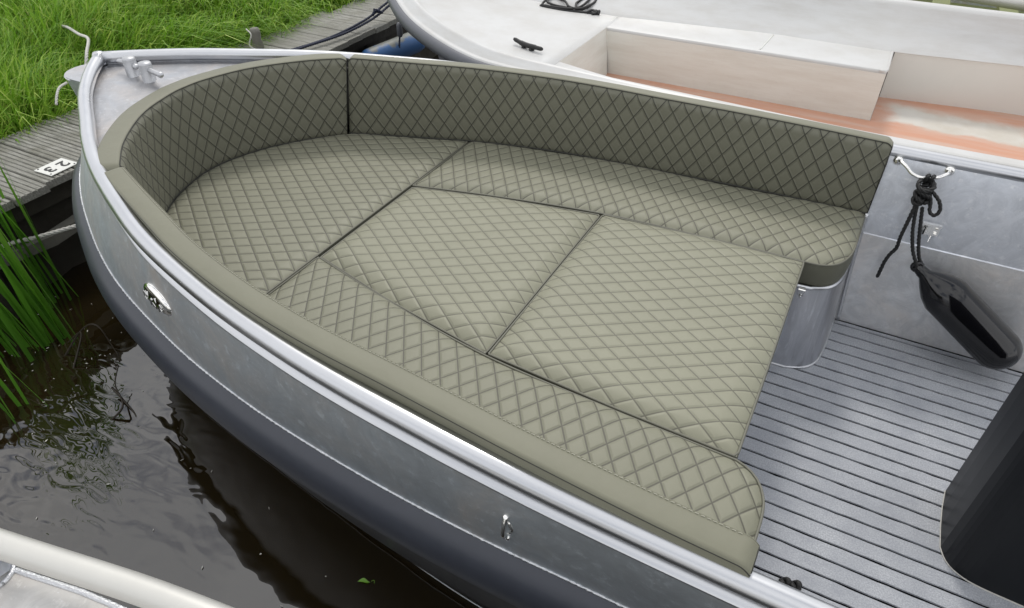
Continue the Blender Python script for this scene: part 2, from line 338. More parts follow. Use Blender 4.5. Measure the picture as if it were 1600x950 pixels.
# grass blades
def blades(name, N, xr, yr, hr, wr, lean, mat, edge=None):
    x = rng.uniform(*xr, N); y = rng.uniform(*yr, N)
    tuft = .5+.5*np.sin(x*5.1+1.3*np.sin(y*3.3))*np.sin(y*4.4+1.7*np.sin(x*2.9)); h = rng.uniform(*hr, N)*(.6+.6*tuft)
    lx = np.sin(x*1.9+y*1.2)*.5+rng.normal(0, .45, N)+.3; ly = np.cos(x*1.3-y*2.1)*.5+rng.normal(0, .45, N); w = rng.uniform(*wr, N)
    az = rng.uniform(0, 2*math.pi, N); px, py = np.cos(az)*w/2, np.sin(az)*w/2; z0 = ground(x, y)-.01
    if edge is not None: h = h*np.clip((edge-x)/.25+.35, .35, 1)
    V = np.zeros((N, 7, 3)); 
    for k, (t, ww) in enumerate(((0, 1), (.4, .9), (.75, .6))):
        bx = x+lx*lean*h*t**1.8; by = y+ly*lean*h*t**1.8; bz = z0+h*t*(1-.25*lean*t*(lx**2+ly**2)**.5)
        V[:, 2*k] = np.stack([bx-px*ww, by-py*ww, bz], 1); V[:, 2*k+1] = np.stack([bx+px*ww, by+py*ww, bz], 1)
    V[:, 6] = np.stack([x+lx*lean*h*1.15, y+ly*lean*h*1.15, z0+h*(1-.42*lean*(lx**2+ly**2)**.5)], 1)
    base = (np.arange(N)*7)[:, None]
    T = np.array([[0, 1, 3], [0, 3, 2], [2, 3, 5], [2, 5, 4], [4, 5, 6]]); F = (base[:, None, :]+T[None]).reshape(-1, 3)
    r = np.repeat(np.clip(rng.normal(.42, .2, N)+.15*tuft, 0, 1), 7)
    return mesh(name, V, F, mat, smooth=True, kind='stuff', rnd=r, label='long bright green grass growing on the bank behind the jetty', cat='grass')
blades('weeds', 2600, (-7.5, -3.34), (-.9, 3.6), (.10, .20), (.018, .034), 1.3, 'grass', edge=-3.3)
bpy.data.objects['weeds']['label'] = 'broad leaved weeds scattered among the long grass on the bank'; bpy.data.objects['weeds']['category'] = 'weeds'
blades('grass', 90000, (-8.0, -3.28), (-.9, 3.6), (.14, .36), (.005, .012), .85, 'grass', edge=-3.3)

# ------------------------------------------------------------------ jetty
jetty = thing('jetty', 'weathered grey timber jetty between the grass and the two bows', 'jetty')
def plank(y, w, x0, x1, ribs):
    prof = []; nr = 6
    if ribs:
        for i in range(nr):
            a = -w/2+w*i/nr; d = w/nr
            prof += [(a+.001, -.0045), (a+.004, 0), (a+d-.004, .0), (a+d-.001, -.0045)]
    else: prof = [(-w/2, -.004), (-w/2+.004, 0), (-w*.17, .0), (-w*.16, -.002), (-w*.15, 0), (w*.16, 0), (w*.17, -.002), (w*.18, 0), (w/2-.004, 0), (w/2, -.004)]
    prof = [(-w/2, -.03)]+prof+[(w/2, -.03)]
    V = []; j = .004*rng.normal()
    for x in (x0, x1):
        for a, z in prof: V.append((x, y+a, .45+z+j*.4))
    m = len(prof); F = [(i, m+i, m+i+1, i+1) for i in range(m-1)]+[tuple(range(m)), tuple(range(2*m-1, m-1, -1)), (0, m-1, 2*m-1, m)]
    return mesh('plank', V, F, 'plank', jetty, smooth=False)
y = -1.25; yi = 0
while y < 4.6:
    plank(y, .134, -3.36+.02*rng.normal(), -2.765-.035*y+.012*rng.normal()+(.0), y < .95); y += .14
for yy0, yy1, xc, zc, hh, ww, mt, nm in ((-1.3, 4.6, -2.87, .375, .08, .05, 'beam', 'bearer'), (-1.3, 4.6, -2.80, .24, .045, .05, 'beam_grey', 'waling')):
    b = B(); n = 24; yy = np.linspace(yy0, yy1, n); V = []
    for a in yy:
        xx = xc-.035*a+.006*rng.normal(); zz = zc+.006*rng.normal()
        V += [(xx-ww/2, a, zz-hh/2), (xx+ww/2, a, zz-hh/2), (xx+ww/2, a, zz+hh/2), (xx-ww/2, a, zz+hh/2)]
    b.add(V, gridF(n, 4, True)); b.build(nm, mt, jetty, smooth=False)
b = B()                                     # rough timber sheeting below the edge
n = 60; yy = np.linspace(-1.3, 4.6, n); xx = -2.885-.035*yy+.012*rng.normal(size=n); V = [(x_, y_, z_) for y_, x_ in zip(yy, xx) for z_ in (.36, .1, -.4)]
b.add(V, gridF(n, 3)); b.build('sheeting', 'beam', jetty, smooth=False)
for yy in (-.55, .75, 2.05, 3.2):
    B().lathe((-2.83-.035*yy, yy, -.5), [(.055, 0), (.055, .80), (.045, .82)], 14).build('pile', 'beam', jetty)
post = thing('mooring_post', 'short dark weathered post stub at the grassy back edge of the jetty', 'post')
B().lathe((-3.19, 1.39, .44), [(.03, 0), (.034, .03), (.026, .07), (.03, .11), (.024, .13), (0, .132)], 12).build('stub', 'beam_grey', post)
rope([(-3.22, 1.36, .57), (-3.17, 1.34, .55), (-3.19, 1.33, .49), (-3.15, 1.35, .46), (-3.14, 1.30, .455)], .004, 'dry_stem', 'rope_white', post)
# number plate
sg = thing('number_plate', 'small white plate reading 23 screwed to the jetty planks', 'sign')
SC = Vector((-2.862, -.094, .4535)); B().box(SC, (.105, .125, .003), rz=.05).build('plate', 'sign_white', sg, smooth=False)
for ch, dy in (('2', .028), ('3', -.030)):
    cu = bpy.data.curves.new('digit', 'FONT'); cu.body = ch; cu.size = .078; cu.align_x = 'CENTER'; cu.align_y = 'CENTER'; cu.extrude = .0006; cu.offset = .0014
    to = bpy.data.objects.new('tmp', cu); COL.objects.link(to); dg = bpy.context.evaluated_depsgraph_get(); me = bpy.data.meshes.new_from_object(to.evaluated_get(dg)); bpy.data.objects.remove(to)
    me.materials.append(M['ink']); o = bpy.data.objects.new('digit', me); COL.objects.link(o); o.parent = sg; o.location = (SC.x, SC.y+dy, .4556); o.rotation_euler = (0, 0, -math.pi/2+.05)
for dx, dy in ((-.042, -.052), (.042, .052), (.042, -.052)):
    B().lathe((SC.x+dx, SC.y+dy, .455), [(.004, 0), (.003, .0015), (0, .002)], 10).build('screw', 'ink', sg)

# ------------------------------------------------------------------ main boat
boat = thing('aluminium_sloop', 'open aluminium sloop with grey belting and olive cushions, moored bow to the jetty', 'boat')
NS = 110
railP = spline([(-2.435, -.0, .942), (-2.395, -.05, .938), (-2.33, -.121, .932), (-2.212, -.226, .924), (-2.053, -.338, .914), (-1.927, -.424, .906), (-1.784, -.506, .897), (-1.605, -.588, .886), (-1.40, -.668, .875), (-1.119, -.739, .86), (-.879, -.779, .849), (-.707, -.797, .841), (-.551, -.808, .836), (-.414, -.815, .831), (-.2, -.82, .824), (.2, -.822, .82), (.9, -.82, .82), (2.2, -.79, .83)], n=NS)
seamP = spline([(-2.545, 0, .66), (-2.52, -.08, .655), (-2.42, -.215, .635), (-2.25, -.346, .62), (-2.05, -.462, .61), (-1.883, -.546, .60), (-1.70, -.618, .59), (-1.449, -.69, .58), (-1.25, -.734, .573), (-1.004, -.773, .57), (-.714, -.80, .57), (-.435, -.81, .57), (-.1, -.807, .57), (.5, -.807, .57), (2.2, -.78, .58)], n=NS)
RT = .021
for sgn, nm in ((1, 'port'), (-1, 'starboard')):
    mm = (lambda P: P) if sgn == 1 else mir
    fl = sgn == -1
    T_, F_ = tubeVF(mm(railP), RT, 16, True); mesh('gunwale_rail', T_, F_, 'alu_tube', boat)
    top = offs(railP, -.010, -.014); fla = offs(railP, -.006, -.034); flb = offs(railP, .001, -.038); flc = offs(railP, .0165, -.043); fld = offs(railP, .0165, -.047); plt = offs(railP, .008, -.049)
    loft([mm(top), mm(fla), mm(flb), mm(flc), mm(fld), mm(plt)], 'rail_flange', 'alu_tube', boat, flip=fl)
    loft([mm(plt*(1-k)+seamP*k+outn(seamP)*.006*math.sin(math.pi*k)) for k in np.linspace(0, 1, 7)], 'topside_plate', 'alu_side', boat, flip=fl)
    wp = resample(offs(seamP, .001, -.001), 1100); V_, F_ = tubeVF(mm(wp),   .0029*(1+.22*np.sin(np.arange(1100)*1.9)+.15*rng.normal(size=1100)), 7); mesh('weld_bead', V_, F_, 'weld', boat)
    bp = [(.001, -.002), (.018, -.008), (.034, -.024), (.043, -.048), (.046, -.078), (.042, -.108), (.030, -.134), (.012, -.150), (-.01, -.158)]
    loft([mm(offs(seamP, a, z)) for a, z in bp], 'belting', 'bumper', boat, flip=fl)
    wl = spline([(-2.44, 0, .0), (-2.3, -.2, 0), (-2.05, -.38, 0), (-1.75, -.505, 0), (-1.16, -.60, 0), (-.83, -.65, 0), (-.5, -.686, 0), (0, -.70, 0), (.8, -.71, 0), (2.2, -.70, 0)], n=NS)
    lo = offs(seamP, -.01, -.158); kn = wl.copy(); kn = offs(kn, .012, .03)
    loft([mm(lo), mm(lo*.6+kn*.4+outn(lo)*.028), mm(kn), mm(offs(wl, 0, .02)), mm(offs(wl, -.05, -.3))], 'hull_bottom', 'hull_low', boat, flip=fl)
    V_, F_ = tubeVF(mm(offs(wl, .013, .028)), .0022, 6); mesh('spray_rail', V_, F_, 'alu_side', boat)
    # inner side plating
    sel = railP[:, 0] > -.4; ri = railP[sel]
    a0 = offs(ri, -.018, -.006); a1 = offs(ri, -.030, -.05); a2 = ri.copy(); a2[:, 1] = np.clip(a2[:, 1]+.042, -.78, 0); a2[:, 2] = .548; a3 = a2.copy(); a3[:, 1] += .003; a3[:, 2] -= .0035
    a4 = a2.copy(); a4[:, 1] += .030; a4[:, 2] = .20
    loft([mm(a0), mm(a1), mm(a2)], 'inner_side_plate', 'alu_in', boat, flip=not fl)
    loft([mm(a3), mm(a3*.5+a4*.5), mm(a4)], 'inner_lower_plate', 'alu_low', boat, flip=not fl)
    loft([mm(a2), mm(a3)], 'ledge', 'alu_in', boat, flip=not fl)
# stem fitting: rounded nose with flat top
b = B(); 
def dsec(x0, r, z, ln): return [(x0+ln, -r, z)]+[(x0-r*math.sin(t)*1.05, -r*math.cos(t), z) for t in np.linspace(0, math.pi, 13)]+[(x0+ln, r, z)]
secs = [dsec(-2.515, .088, .880, .09), dsec(-2.515, .088, .876, .09), dsec(-2.53, .062, .76, .10), dsec(-2.56, .035, .62, .10), dsec(-2.5, .02, .30, .1), dsec(-2.40, .015, -.2, .1)]
m = len(secs[0]); b.add(np.array(secs).reshape(-1, 3), list(map(tuple, gridF(len(secs), m)))); b.build('stem', 'alu_side', boat)
b = B().add(np.array(secs[0])+[0, 0, .001], [tuple(range(m))[::-1]]); b.build('stem_cap', 'alu_deck', boat, smooth=False)
V_, F_ = tubeVF(np.array(secs[1][1:-1]), .003, 6); mesh('stem_edge', V_, F_, 'weld', boat)
B().lathe((-2.437, 0, .916), [(.019, 0), (.024, .01), (.024, .03), (.016, .046), (0, .048)], 16).build('rail_joint', 'alu_tube', boat)

# seating plan curves (front face of the backrests)
backH = [(-2.0, 0), (-1.993, .07), (-1.955, .19), (-1.90, .285), (-1.82, .385), (-1.735, .462), (-1.60, .513), (-1.42, .577), (-1.29, .622), (-1.154, .658), (-1.02, .686), (-.90, .704), (-.775, .717), (-.62, .727), (-.48, .738), (-.32, .75), (-.10, .762), (.12, .768)]
port_f = spline([(x, -y) for x, y in backH][5:-1]+[(.06, -.766)], n=400)
stb_f = spline([(x, y+.008) for x, y in backH][5:], n=400)
bow_f = spline([(x, -y) for x, y in backH][1:6][::-1]+[backH[0]]+backH[1:6], n=400)
def topz(x): return .862+(.912-.862)*np.clip((.05-x)/1.75, -.05, 1.15)
# foredeck
outer = np.vstack([railP[railP[:, 0] < -1.25][::-1][:, :3], mir(railP[railP[:, 0] < -1.25])[1:]]); 
cn = np.array([-1.6, 0.]); 
inner = np.vstack([port_f[port_f[:, 0] < -1.2][::-1], bow_f, stb_f[stb_f[:, 0] < -1.2]]); 
oo = resample(outer, 120); ii = resample(inner, 120)
oo = oo.copy(); dv = np.c_[ii-oo[:, :2]]; dv /= np.linalg.norm(dv, axis=1)[:, None]+1e-9
oo[:, :2] += dv*.012; oo[:, 2] -= .024
ii3 = np.c_[ii-dv*.03, oo[:, 2]-.004]
loft([oo, oo*.5+ii3*.5, ii3], 'foredeck_plate', 'alu_deck', boat)
# bow bitts: two short posts with a cross pin each
for k, (x, y, ln, dr) in enumerate(((-2.255, -.011, .1, 1), (-2.166, -.018, .11, 1))):
    bt = B().lathe((x, y, .896), [(.030, 0), (.030, .005), (.024, .009), (.0215, .012), (.0215, .074), (.0195, .080), (0, .081)], 24).build('bitt', 'alu_bitt', boat)
    a = (-.070, .004) if k == 0 else (-.03, .01); c_ = (.045, -.006) if k == 0 else (.092, -.012)
    V_, F_ = tubeVF(spline([(x+a[0], y+a[1], .952), (x, y, .955), (x+c_[0]*.8, y+c_[1]*.8, .951), (x+c_[0], y+c_[1], .953)], n=14), [.0045]+[.0085]*11+[.011, .006], 10); mesh('cross_pin', V_, F_, 'alu_bitt', bt)
    V_, F_ = tubeVF([(x+.031*math.cos(t), y+.031*math.sin(t), .900) for t in np.linspace(0, 2*math.pi, 25)], .0035, 6); mesh('base_weld', V_, F_, 'weld', bt)

# cabin sole: dark base and grey strips with black joints
mesh('sole_base', [(-.3, -.75, .196), (2.2, -.75, .196), (2.2, .752, .196), (-.3, .752, .196)], [(0, 1, 2, 3)], 'black_caulk', boat, smooth=False)
P0, PP = .2603, .05165; edges = [-.748]+[P0+PP*k for k in range(-19, 10)]+[.7475]; edges = [e for e in edges if -.75 < e < .75]
for e0, e1 in zip(edges[:-1], edges[1:]):
    if e1-e0 < .006: continue
    n = 90; X = np.linspace(-.3, 2.2, n); g = .0028
    w0 = g+.0006*rng.normal(size=n); w1 = g+.0006*rng.normal(size=n)
    V = np.zeros((n, 4, 3)); V[:, :, 0] = X[:, None]
    V[:, 0, 1] = e0+w0; V[:, 1, 1] = e0+w0+.0012; V[:, 2, 1] = e1-w1-.0012; V[:, 3, 1] = e1-w1; V[:, 0, 2] = V[:, 3, 2] = .194; V[:, 1, 2] = V[:, 2, 2] = .200
    mesh('deck_strip', V.reshape(-1, 3), gridF(n, 4, flip=False), 'deckfoam', boat, smooth=False)

# seat lockers under the side seats
outl = [(-.9, .335), (-.6, .372), (-.3, .392), (-.011, .404), (.033, .411), (.069, .432), (.093, .47), (.106, .535), (.112, .64), (.116, .775)]
lk = spline(outl, n=120)
lkp = spline([(-.9, .335), (-.6, .372), (-.3, .392), (-.02, .404), (.010, .414), (.034, .440), (.050, .475), (.056, .52), (.058, .58), (.052, .775)], n=120)
for sgn in (1, -1):
    lk_ = lk if sgn == 1 else lkp; fr = np.c_[lk_[:, 0], lk_[:, 1]*sgn]; lo = np.c_[fr, np.full(120, .2)]; hi = np.c_[fr, np.full(120, .523)]
    k = np.clip((lk[:, 0]+.02)/.12, 0, 1); lo[:, 0] += .022*k; 
    loft([lo, lo*.5+hi*.5, hi], 'seat_locker', 'alu_locker', boat, flip=sgn == 1)
    V_, F_ = tubeVF(hi+[0, 0, .004], .007, 10); mesh('locker_rim', V_, F_, 'alu_tube', boat)
    V_, F_ = tubeVF(lo+[0, 0, .003], .004, 8); mesh('locker_weld', V_, F_, 'weld', boat)
B().box((-.12, 0, .36), (.012, .80, .32)).build('bulkhead', 'alu_low', boat, smooth=False)
V_, F_ = tubeVF(spline([(.120, .772, .62), (.124, .770, .54), (.135, .757, .38), (.150, .738, .21)], n=30), .006, 8); mesh('side_weld', V_, F_, 'weld', boat)
hg = B(); hg.box((.006, .398, .515), (.016, .012, .03)); hg.tube([(-.004, .39, .525), (.016, .39, .525)], .006, 10); hg.tube([(.006, .389, .50), (.006, .385, .50)], .004, 8); hg.build('clasp', 'chrome', boat, smooth=False)

# ------------------------------------------------------------------ cushions
def dist_poly(P, poly):
    d = np.full(len(P), 9.); A = poly; Bq = np.roll(poly, -1, 0)
    for a, b_ in zip(A, Bq):
        ab = b_-a; L2 = ab@ab
        if L2 < 1e-12: continue
        t = np.clip(((P-a)@ab)/L2, 0, 1); d = np.minimum(d, np.hypot(*(P-a-t[:, None]*ab).T))
    return d
def puff(u, v, amp=.0017):
    a = u/.053+v/.0775; c_ = u/.053-v/.0775
    d = np.minimum(np.abs(a-np.round(a)), np.abs(c_-np.round(c_)))*.0437
    return amp*(1-np.exp(-d/.006))
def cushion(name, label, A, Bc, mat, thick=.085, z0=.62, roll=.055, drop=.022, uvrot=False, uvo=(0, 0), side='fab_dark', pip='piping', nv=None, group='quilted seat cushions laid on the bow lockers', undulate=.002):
    """surface ruled between plan curves A and Bc (n x 2 each)"""
    n = len(A); wmax = np.linalg.norm(Bc-A, axis=1).max(); m = nv or int(wmax/.0048)
    t = np.linspace(0, 1, m); P = A[:, None]*(1-t)[None, :, None]+Bc[:, None]*t[None, :, None]; Pf = P.reshape(-1, 2)
    poly = np.vstack([A, Bc[::-1]]); poly = resample(np.vstack([poly, poly[:1]]), step=.02)[:-1]
    d = dist_poly(Pf, poly); k = np.clip(1-d/roll, 0, 1)
    u, v = (Pf[:, 0]-uvo[0], Pf[:, 1]-uvo[1])
    uv = np.stack([u, v], 1) if uvrot else np.stack([v, u], 1)          # short diagonal along first coordinate
    z = z0+.004-drop*k**2.2+puff(uv[:, 0], uv[:, 1])*np.clip(d/.012, 0, 1)+undulate*np.sin(Pf[:, 0]*9+1)*np.cos(Pf[:, 1]*8)
    th = thing(name, label, 'cushion', group=group)
    mesh('quilted_top', np.c_[Pf, z], gridF(n, m), mat, th, uv=uv)
    ring = poly; R = np.vstack([ring, ring[:1]]); nr = len(R)
    zt = z0-drop+.004; rows = []
    cen = ring.mean(0); 
    for o_, z_ in ((0, 0), (.0015, -.004), (.004, -thick*.5), (.001, -thick+drop)):
        rows.append(np.c_[R+(R-cen)/np.linalg.norm(R-cen, axis=1)[:, None]*o_, np.full(nr, zt+z_)])
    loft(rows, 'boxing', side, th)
    V_, F_ = tubeVF(np.c_[R, np.full(nr, zt+.0005)], .0030, 8, False); mesh('piping', V_, F_, pip, th)
    return th
# bow cushion
bx = np.r_[-1.998+.69*(np.linspace(0, 1, 150))**1.6]
half = np.array(backH)
def wof(x): return np.interp(x, half[:, 0], half[:, 1])
def hw(x): return np.maximum(wof(x)+.02, .03)
sc = spline(half, n=400)
def hw(x): return np.interp(x, sc[:, 0], sc[:, 1])+.012
xx = -2.0+.696*np.linspace(0, 1, 160)**1.3
cushion('bow_cushion', 'half-round quilted bow cushion under the curved backrest', np.c_[xx, -hw(xx)], np.c_[xx, hw(xx)], 'fab_seat', roll=.05, drop=.013, uvo=(.011, -.022))
# platform cushions (filler cushions)
def pf(x): return np.interp(x, [-1.29, -1.0, -.65, -.3, -.013], [.247, .318, .381, .402, .411])
xa = np.linspace(-1.293, -.6475, 130); xb = np.linspace(-.6385, -.013, 130)
# shorter of the two sits towards the bow
cushion('filler_cushion', 'tapered filler cushion in the middle of the lounge, next to the half-round bow cushion', np.c_[xa, -pf(xa)+.003], np.c_[xa, pf(xa)-.008], 'fab_plat', thick=.07, z0=.622, roll=.075, drop=.020, uvo=(-.379, -.182), group='filler cushions in the middle of the lounge')
cushion('filler_cushion', 'wider filler cushion at the aft edge of the lounge, above the striped deck', np.c_[xb, -pf(xb)+.003], np.c_[xb, pf(xb)-.006], 'fab_plat', thick=.05, z0=.624, roll=.070, drop=.018, uvo=(-.379, -.182), group='filler cushions in the middle of the lounge')
# side seats
inn = spline([(-1.30, .247), (-1.0, .320), (-.65, .384), (-.3, .405), (-.011, .414)], n=150)
endc = spline([(-.011, .414), (.033, .418), (.069, .438), (.093, .476), (.108, .537), (.113, .641), (.115, .77)], n=60)
innf = np.vstack([inn, endc[1:]])
endp = spline([(-.016, .414), (.015, .424), (.041, .447), (.056, .475), (.064, .505), (.066, .575), (.058, .77)], n=60)
innp = np.vstack([inn, endp[1:]])
for sgn, lab in ((1, 'quilted side seat cushion at the far side, its rounded aft end above a metal locker'), (-1, 'quilted side seat cushion at the near side behind the plain near backrest top')):
    innf = innf if sgn == 1 else innp; ou = innf.copy(); f_ = stb_f if sgn == 1 else np.c_[port_f[:, 0], -port_f[:, 1]]
    ou[:, 1] = np.interp(innf[:, 0], sc[:, 0], sc[:, 1])+(.02)
    a, c_ = (innf, ou) if sgn == 1 else (np.c_[ou[:, 0], -ou[:, 1]], np.c_[innf[:, 0], -innf[:, 1]])
    cushion('side_seat_cushion', lab, a, c_, 'fab_seat', thick=.092, roll=.055, drop=.017, uvrot=True, uvo=(-.442, .567) if sgn == 1 else (-1.221, -.363), undulate=.003)

# backrests
def backrest(label, f, th_, sect_mat, name='backrest', outer_piping=False, stitch=False, z0=.612, endz=None):
    P = np.c_[f, np.zeros(len(f))]; s = np.r_[0, np.cumsum(np.linalg.norm(np.diff(f, axis=0), axis=1))]
    n = int(s[-1]/.0048); P = resample(P, n); s = np.linspace(0, s[-1], n)
    T = np.gradient(P[:, :2], axis=0); T /= np.linalg.norm(T, axis=1)[:, None]; nin = np.stack([-T[:, 1], T[:, 0]], 1)   # left of travel
    if ((np.array([-1.0, 0])-P[n//2, :2])@nin[n//2]) < 0: nin = -nin
    tz = topz(P[:, 0]); es = np.minimum(s, s[-1]-s); tz = tz-.012*np.clip(1-es/.022, 0, 1)**2.2; th = thing(name, label, 'backrest', group='quilted backrests round the lounge')
    w0, w1 = (-1, 1) if 'wrapped' in label else (1, 0)
    def row(off, z):
        kk = np.clip((z-z0)/(tz-z0), 0, 1)-.5; sh = .040*kk*(w0*np.exp(-s/.10)+w1*np.exp(-(s[-1]-s)/.10))
        return np.c_[P[:, :2]+nin*np.asarray(off).reshape(-1, 1)+T*sh[:, None], z]
    m = 56; rows = []; uv = []
    for k in np.linspace(0, 1, m):
        z = z0+(tz-z0-.004)*k; h = (z-z0)
        e = np.minimum(k*(tz-z0), (1-k)*(tz-z0)); ee = np.minimum(np.minimum(s, s[-1]-s), e)
        o_ = -.007*np.clip(1-ee/.022, 0, 1)**2+puff(s, z-.763, .0022)*np.clip(ee/.012, 0, 1)+.004*math.sin(math.pi*k)
        rows.append(row(o_, z)); uv.append(np.c_[s, z-.783+.02])
    mesh('quilted_front', np.array(rows).reshape(-1, 3), gridF(m, n), sect_mat, th, uv=np.array(uv).reshape(-1, 2))
    t2 = [(-.006, -.004), (-.008, .0), (-.016, .002), (-th_+.008, .001), (-th_+.002, -.001), (-th_, -.008)]
    loft([row(o_, tz+z_) for o_, z_ in t2], 'top_band', 'fab_band', th)
    loft([row(-th_+o_, z_) for o_, z_ in ((0, tz-.008), (-.001, tz-.04), (.012, tz-.075), (.028, z0*np.ones(n)))], 'back_panel', 'fab_band', th)
    V_, F_ = tubeVF(row(-.0062, tz-.002), .0016, 6); mesh('top_piping', V_, F_, 'fab_band' if stitch else 'seam_thread', th)
    V_, F_ = tubeVF(row(-.004, z0+.004*np.ones(n)), .0045, 8); mesh('bottom_piping', V_, F_, 'seam_thread', th)
    if outer_piping:
        V_, F_ = tubeVF(row(-th_+.0015, tz-.006), .0016, 6); mesh('outer_seam', V_, F_, 'seam_thread', th)
    if stitch:
        b = B(); i = 0
        q = row(-.010, tz+.0012)
        for i in range(4, n-6, 2): b.tube([q[i]+[0, 0, .0002], q[i+1]+[0, 0, .0012], q[i+1]*.7+q[i+2]*.3+[0, 0, .0004]], .0008, 4, False)
        o = b.build('stitching', 'stitch', th); o['kind'] = 'stuff'
    for i in (0, n-1):      # ends
        pr = [row(o_, z_)[i] for o_, z_ in [(-.007, z0*np.ones(n)), (-.001, (z0*.5+tz*.5)), (-.007, tz-.004), (-.016, tz+.001), (-th_+.004, tz-.002), (-th_, tz-.010), (-th_+.028, z0*np.ones(n))]]
        sg_ = -1 if i == 0 else 1; e_ = np.r_[T[i]*sg_*.004, 0]; c0 = np.mean(pr, 0)+e_*1.5
        V = pr+[c0]; k = len(pr); F = [(a, (a+1) % k, k) for a in range(k)]
        mesh('end_panel', V, F, sect_mat if False else 'fab_dark', th, smooth=True)
        V_, F_ = tubeVF(np.array(pr[:5]), .0018, 6); mesh('end_piping', V_, F_, 'seam_thread', th)
    return th
backrest('curved quilted backrest wrapped round the bow, shaded dark olive', bow_f, .072, 'fab_back_shaded')
backrest('near backrest seen from behind, a plain olive top band along the near rail', port_f, .060, 'fab_back_shaded', outer_piping=True, stitch=True)
backrest('long straight quilted backrest along the far rail beside the white boat', stb_f, .056, 'fab_back_shaded')

# ------------------------------------------------------------------ fittings on the near topside
def side_pt(x, f):      # point on port topside plate at x, f 0..1 from rail flange to seam
    a = railP[np.argmin(abs(railP[:, 0]-x))]; s_ = seamP[np.argmin(abs(seamP[:, 0]-x))]; ra = np.array([np.interp(x, railP[:, 0], railP[:, k]) for k in range(3)]); sa = np.array([np.interp(x, seamP[:, 0], seamP[:, k]) for k in range(3)])
    ra[2] -= .06; i = np.argmin(abs(seamP[:, 0]-x)); return ra*(1-f)+sa*f, outn(seamP)[i]
def basis(nrm):
    n_ = Vector(nrm).normalized(); t_ = Vector((-n_.y, n_.x, 0)).normalized(); u_ = n_.cross(t_); 
    if u_.z < 0: u_ = -u_
    if t_.x < 0: t_ = -t_
    return np.array(t_), np.array(u_), np.array(n_)
p, nn = side_pt(-1.405, .42); tt, uu, n3 = basis(nn); p = p+n3*.006
em = B(); K = 72; V = []
for r_, h_ in ((1, 0), (1.0, .006), (.96, .0095), (.85, .0135), (.6, .0175), (.3, .0195), (.001, .020)):
    for i in range(K):
        a = 2*math.pi*i/K; V.append(p+tt*.071*r_*math.cos(a)+uu*.037*r_*math.sin(a)+n3*h_)
em.add(V, gridF(7, K, True)); emo = em.build('emblem', 'chrome', boat)
V_, F_ = tubeVF([p+tt*.069*math.cos(a)+uu*.0355*math.sin(a)+n3*.006 for a in np.linspace(0, 2*math.pi, 73)], .0018, 8); mesh('emblem_rim', V_, F_, 'chrome', emo)
mk = B(); p = p+n3*.0018
mk.tube([p+tt*(-.040+.009*math.cos(a))+uu*.014*math.sin(a)+n3*.0165 for a in np.linspace(0, 2*math.pi, 21)], .0014, 6)
mk.tube([p+tt*(.040+.007*math.cos(a))+uu*.010*math.sin(a)+n3*.0165 for a in np.linspace(0, 2*math.pi, 21)], .0014, 6)
for dx in (-.022, .020): mk.tube([p+tt*dx+uu*-.021+n3*.0162, p+tt*dx+uu*.021+n3*.0162], .0018, 6)
mk.tube([p+tt*-.008+uu*-.018+n3*.017, p+uu*-.002+n3*.018, p+tt*.010+uu*-.018+n3*.017], .0016, 6); mk.lathe(p+uu*.008+n3*.017, [(.005, 0), (.003, .003), (0, .0035)], 10, tuple(n3))
mk.build('emblem_mark', 'steel_small', emo)
for x, f in ((-1.03, .17), (-.51, .20), (.0, .17), (-1.55, .15), (-2.2, .25)):
    p, nn = side_pt(x, f); tt, uu, n3 = basis(nn)
    B().lathe(p-n3*.002, [(.0055, 0), (.0055, .006), (.003, .009), (0, .0095)], 12, tuple(n3)).build('snap_stud', 'steel_small', boat)
p, nn = side_pt(-.345, .30); tt, uu, n3 = basis(nn); p2 = p-uu*.070
hk = B(); hk.tube([p+n3*.0, p+n3*.012, p+n3*.014-uu*.012], .006, 10); hk.tube(spline([p+n3*.012, p+n3*.020-uu*.02, p+n3*.022-uu*.045, p+n3*.012-uu*.062], n=14), .0045, 8)
hk.lathe(p2-n3*.001, [(.007, 0), (.006, .012), (0, .014)], 12, tuple(n3)); hk.tube(spline([p+n3*.008-uu*.015+tt*.004, p+n3*.010-uu*.035+tt*.012, p+n3*.006-uu*.055+tt*.004], n=10), .004, 6)
hk.build('fender_hook', 'chrome', boat)
# inner grab handle on the far side, with latch bracket
gh = spline([(.150, .795, .803), (.155, .775, .813), (.175, .756, .808), (.195, .748, .794), (.225, .745, .788), (.262, .752, .795), (.285, .772, .803), (.292, .79, .803)], n=40)
V_, F_ = tubeVF(gh, .0055, 10); ho = mesh('grab_handle', V_, F_, 'chrome', boat)
for x in (.150, .292): B().lathe((x, .802, .803), [(.015, 0), (.014, .006), (.006, .010)], 14, (0, -1, 0)).build('handle_foot', 'chrome', ho)
DX = -.012; lt = B(); lt.box((.318+DX, .775, .615), (.052, .004, .040)); lt.box((.318+DX, .768, .634), (.054, .014, .006)); lt.tube([(.304+DX, .768, .633), (.304+DX, .768, .598)], .007, 12); lt.box((.324+DX, .770, .612), (.008, .006, .04)); lt.tube([(.334+DX, .768, .622), (.334+DX, .768, .623)], .005, 10); lt.tube([(.334+DX, .768, .605), (.334+DX, .768, .606)], .005, 10); lt.tube([(.326+DX, .765, .598), (.324+DX, .755, .580)], .0015, 6)
lt.build('latch_bracket', 'chrome', boat, smooth=False)
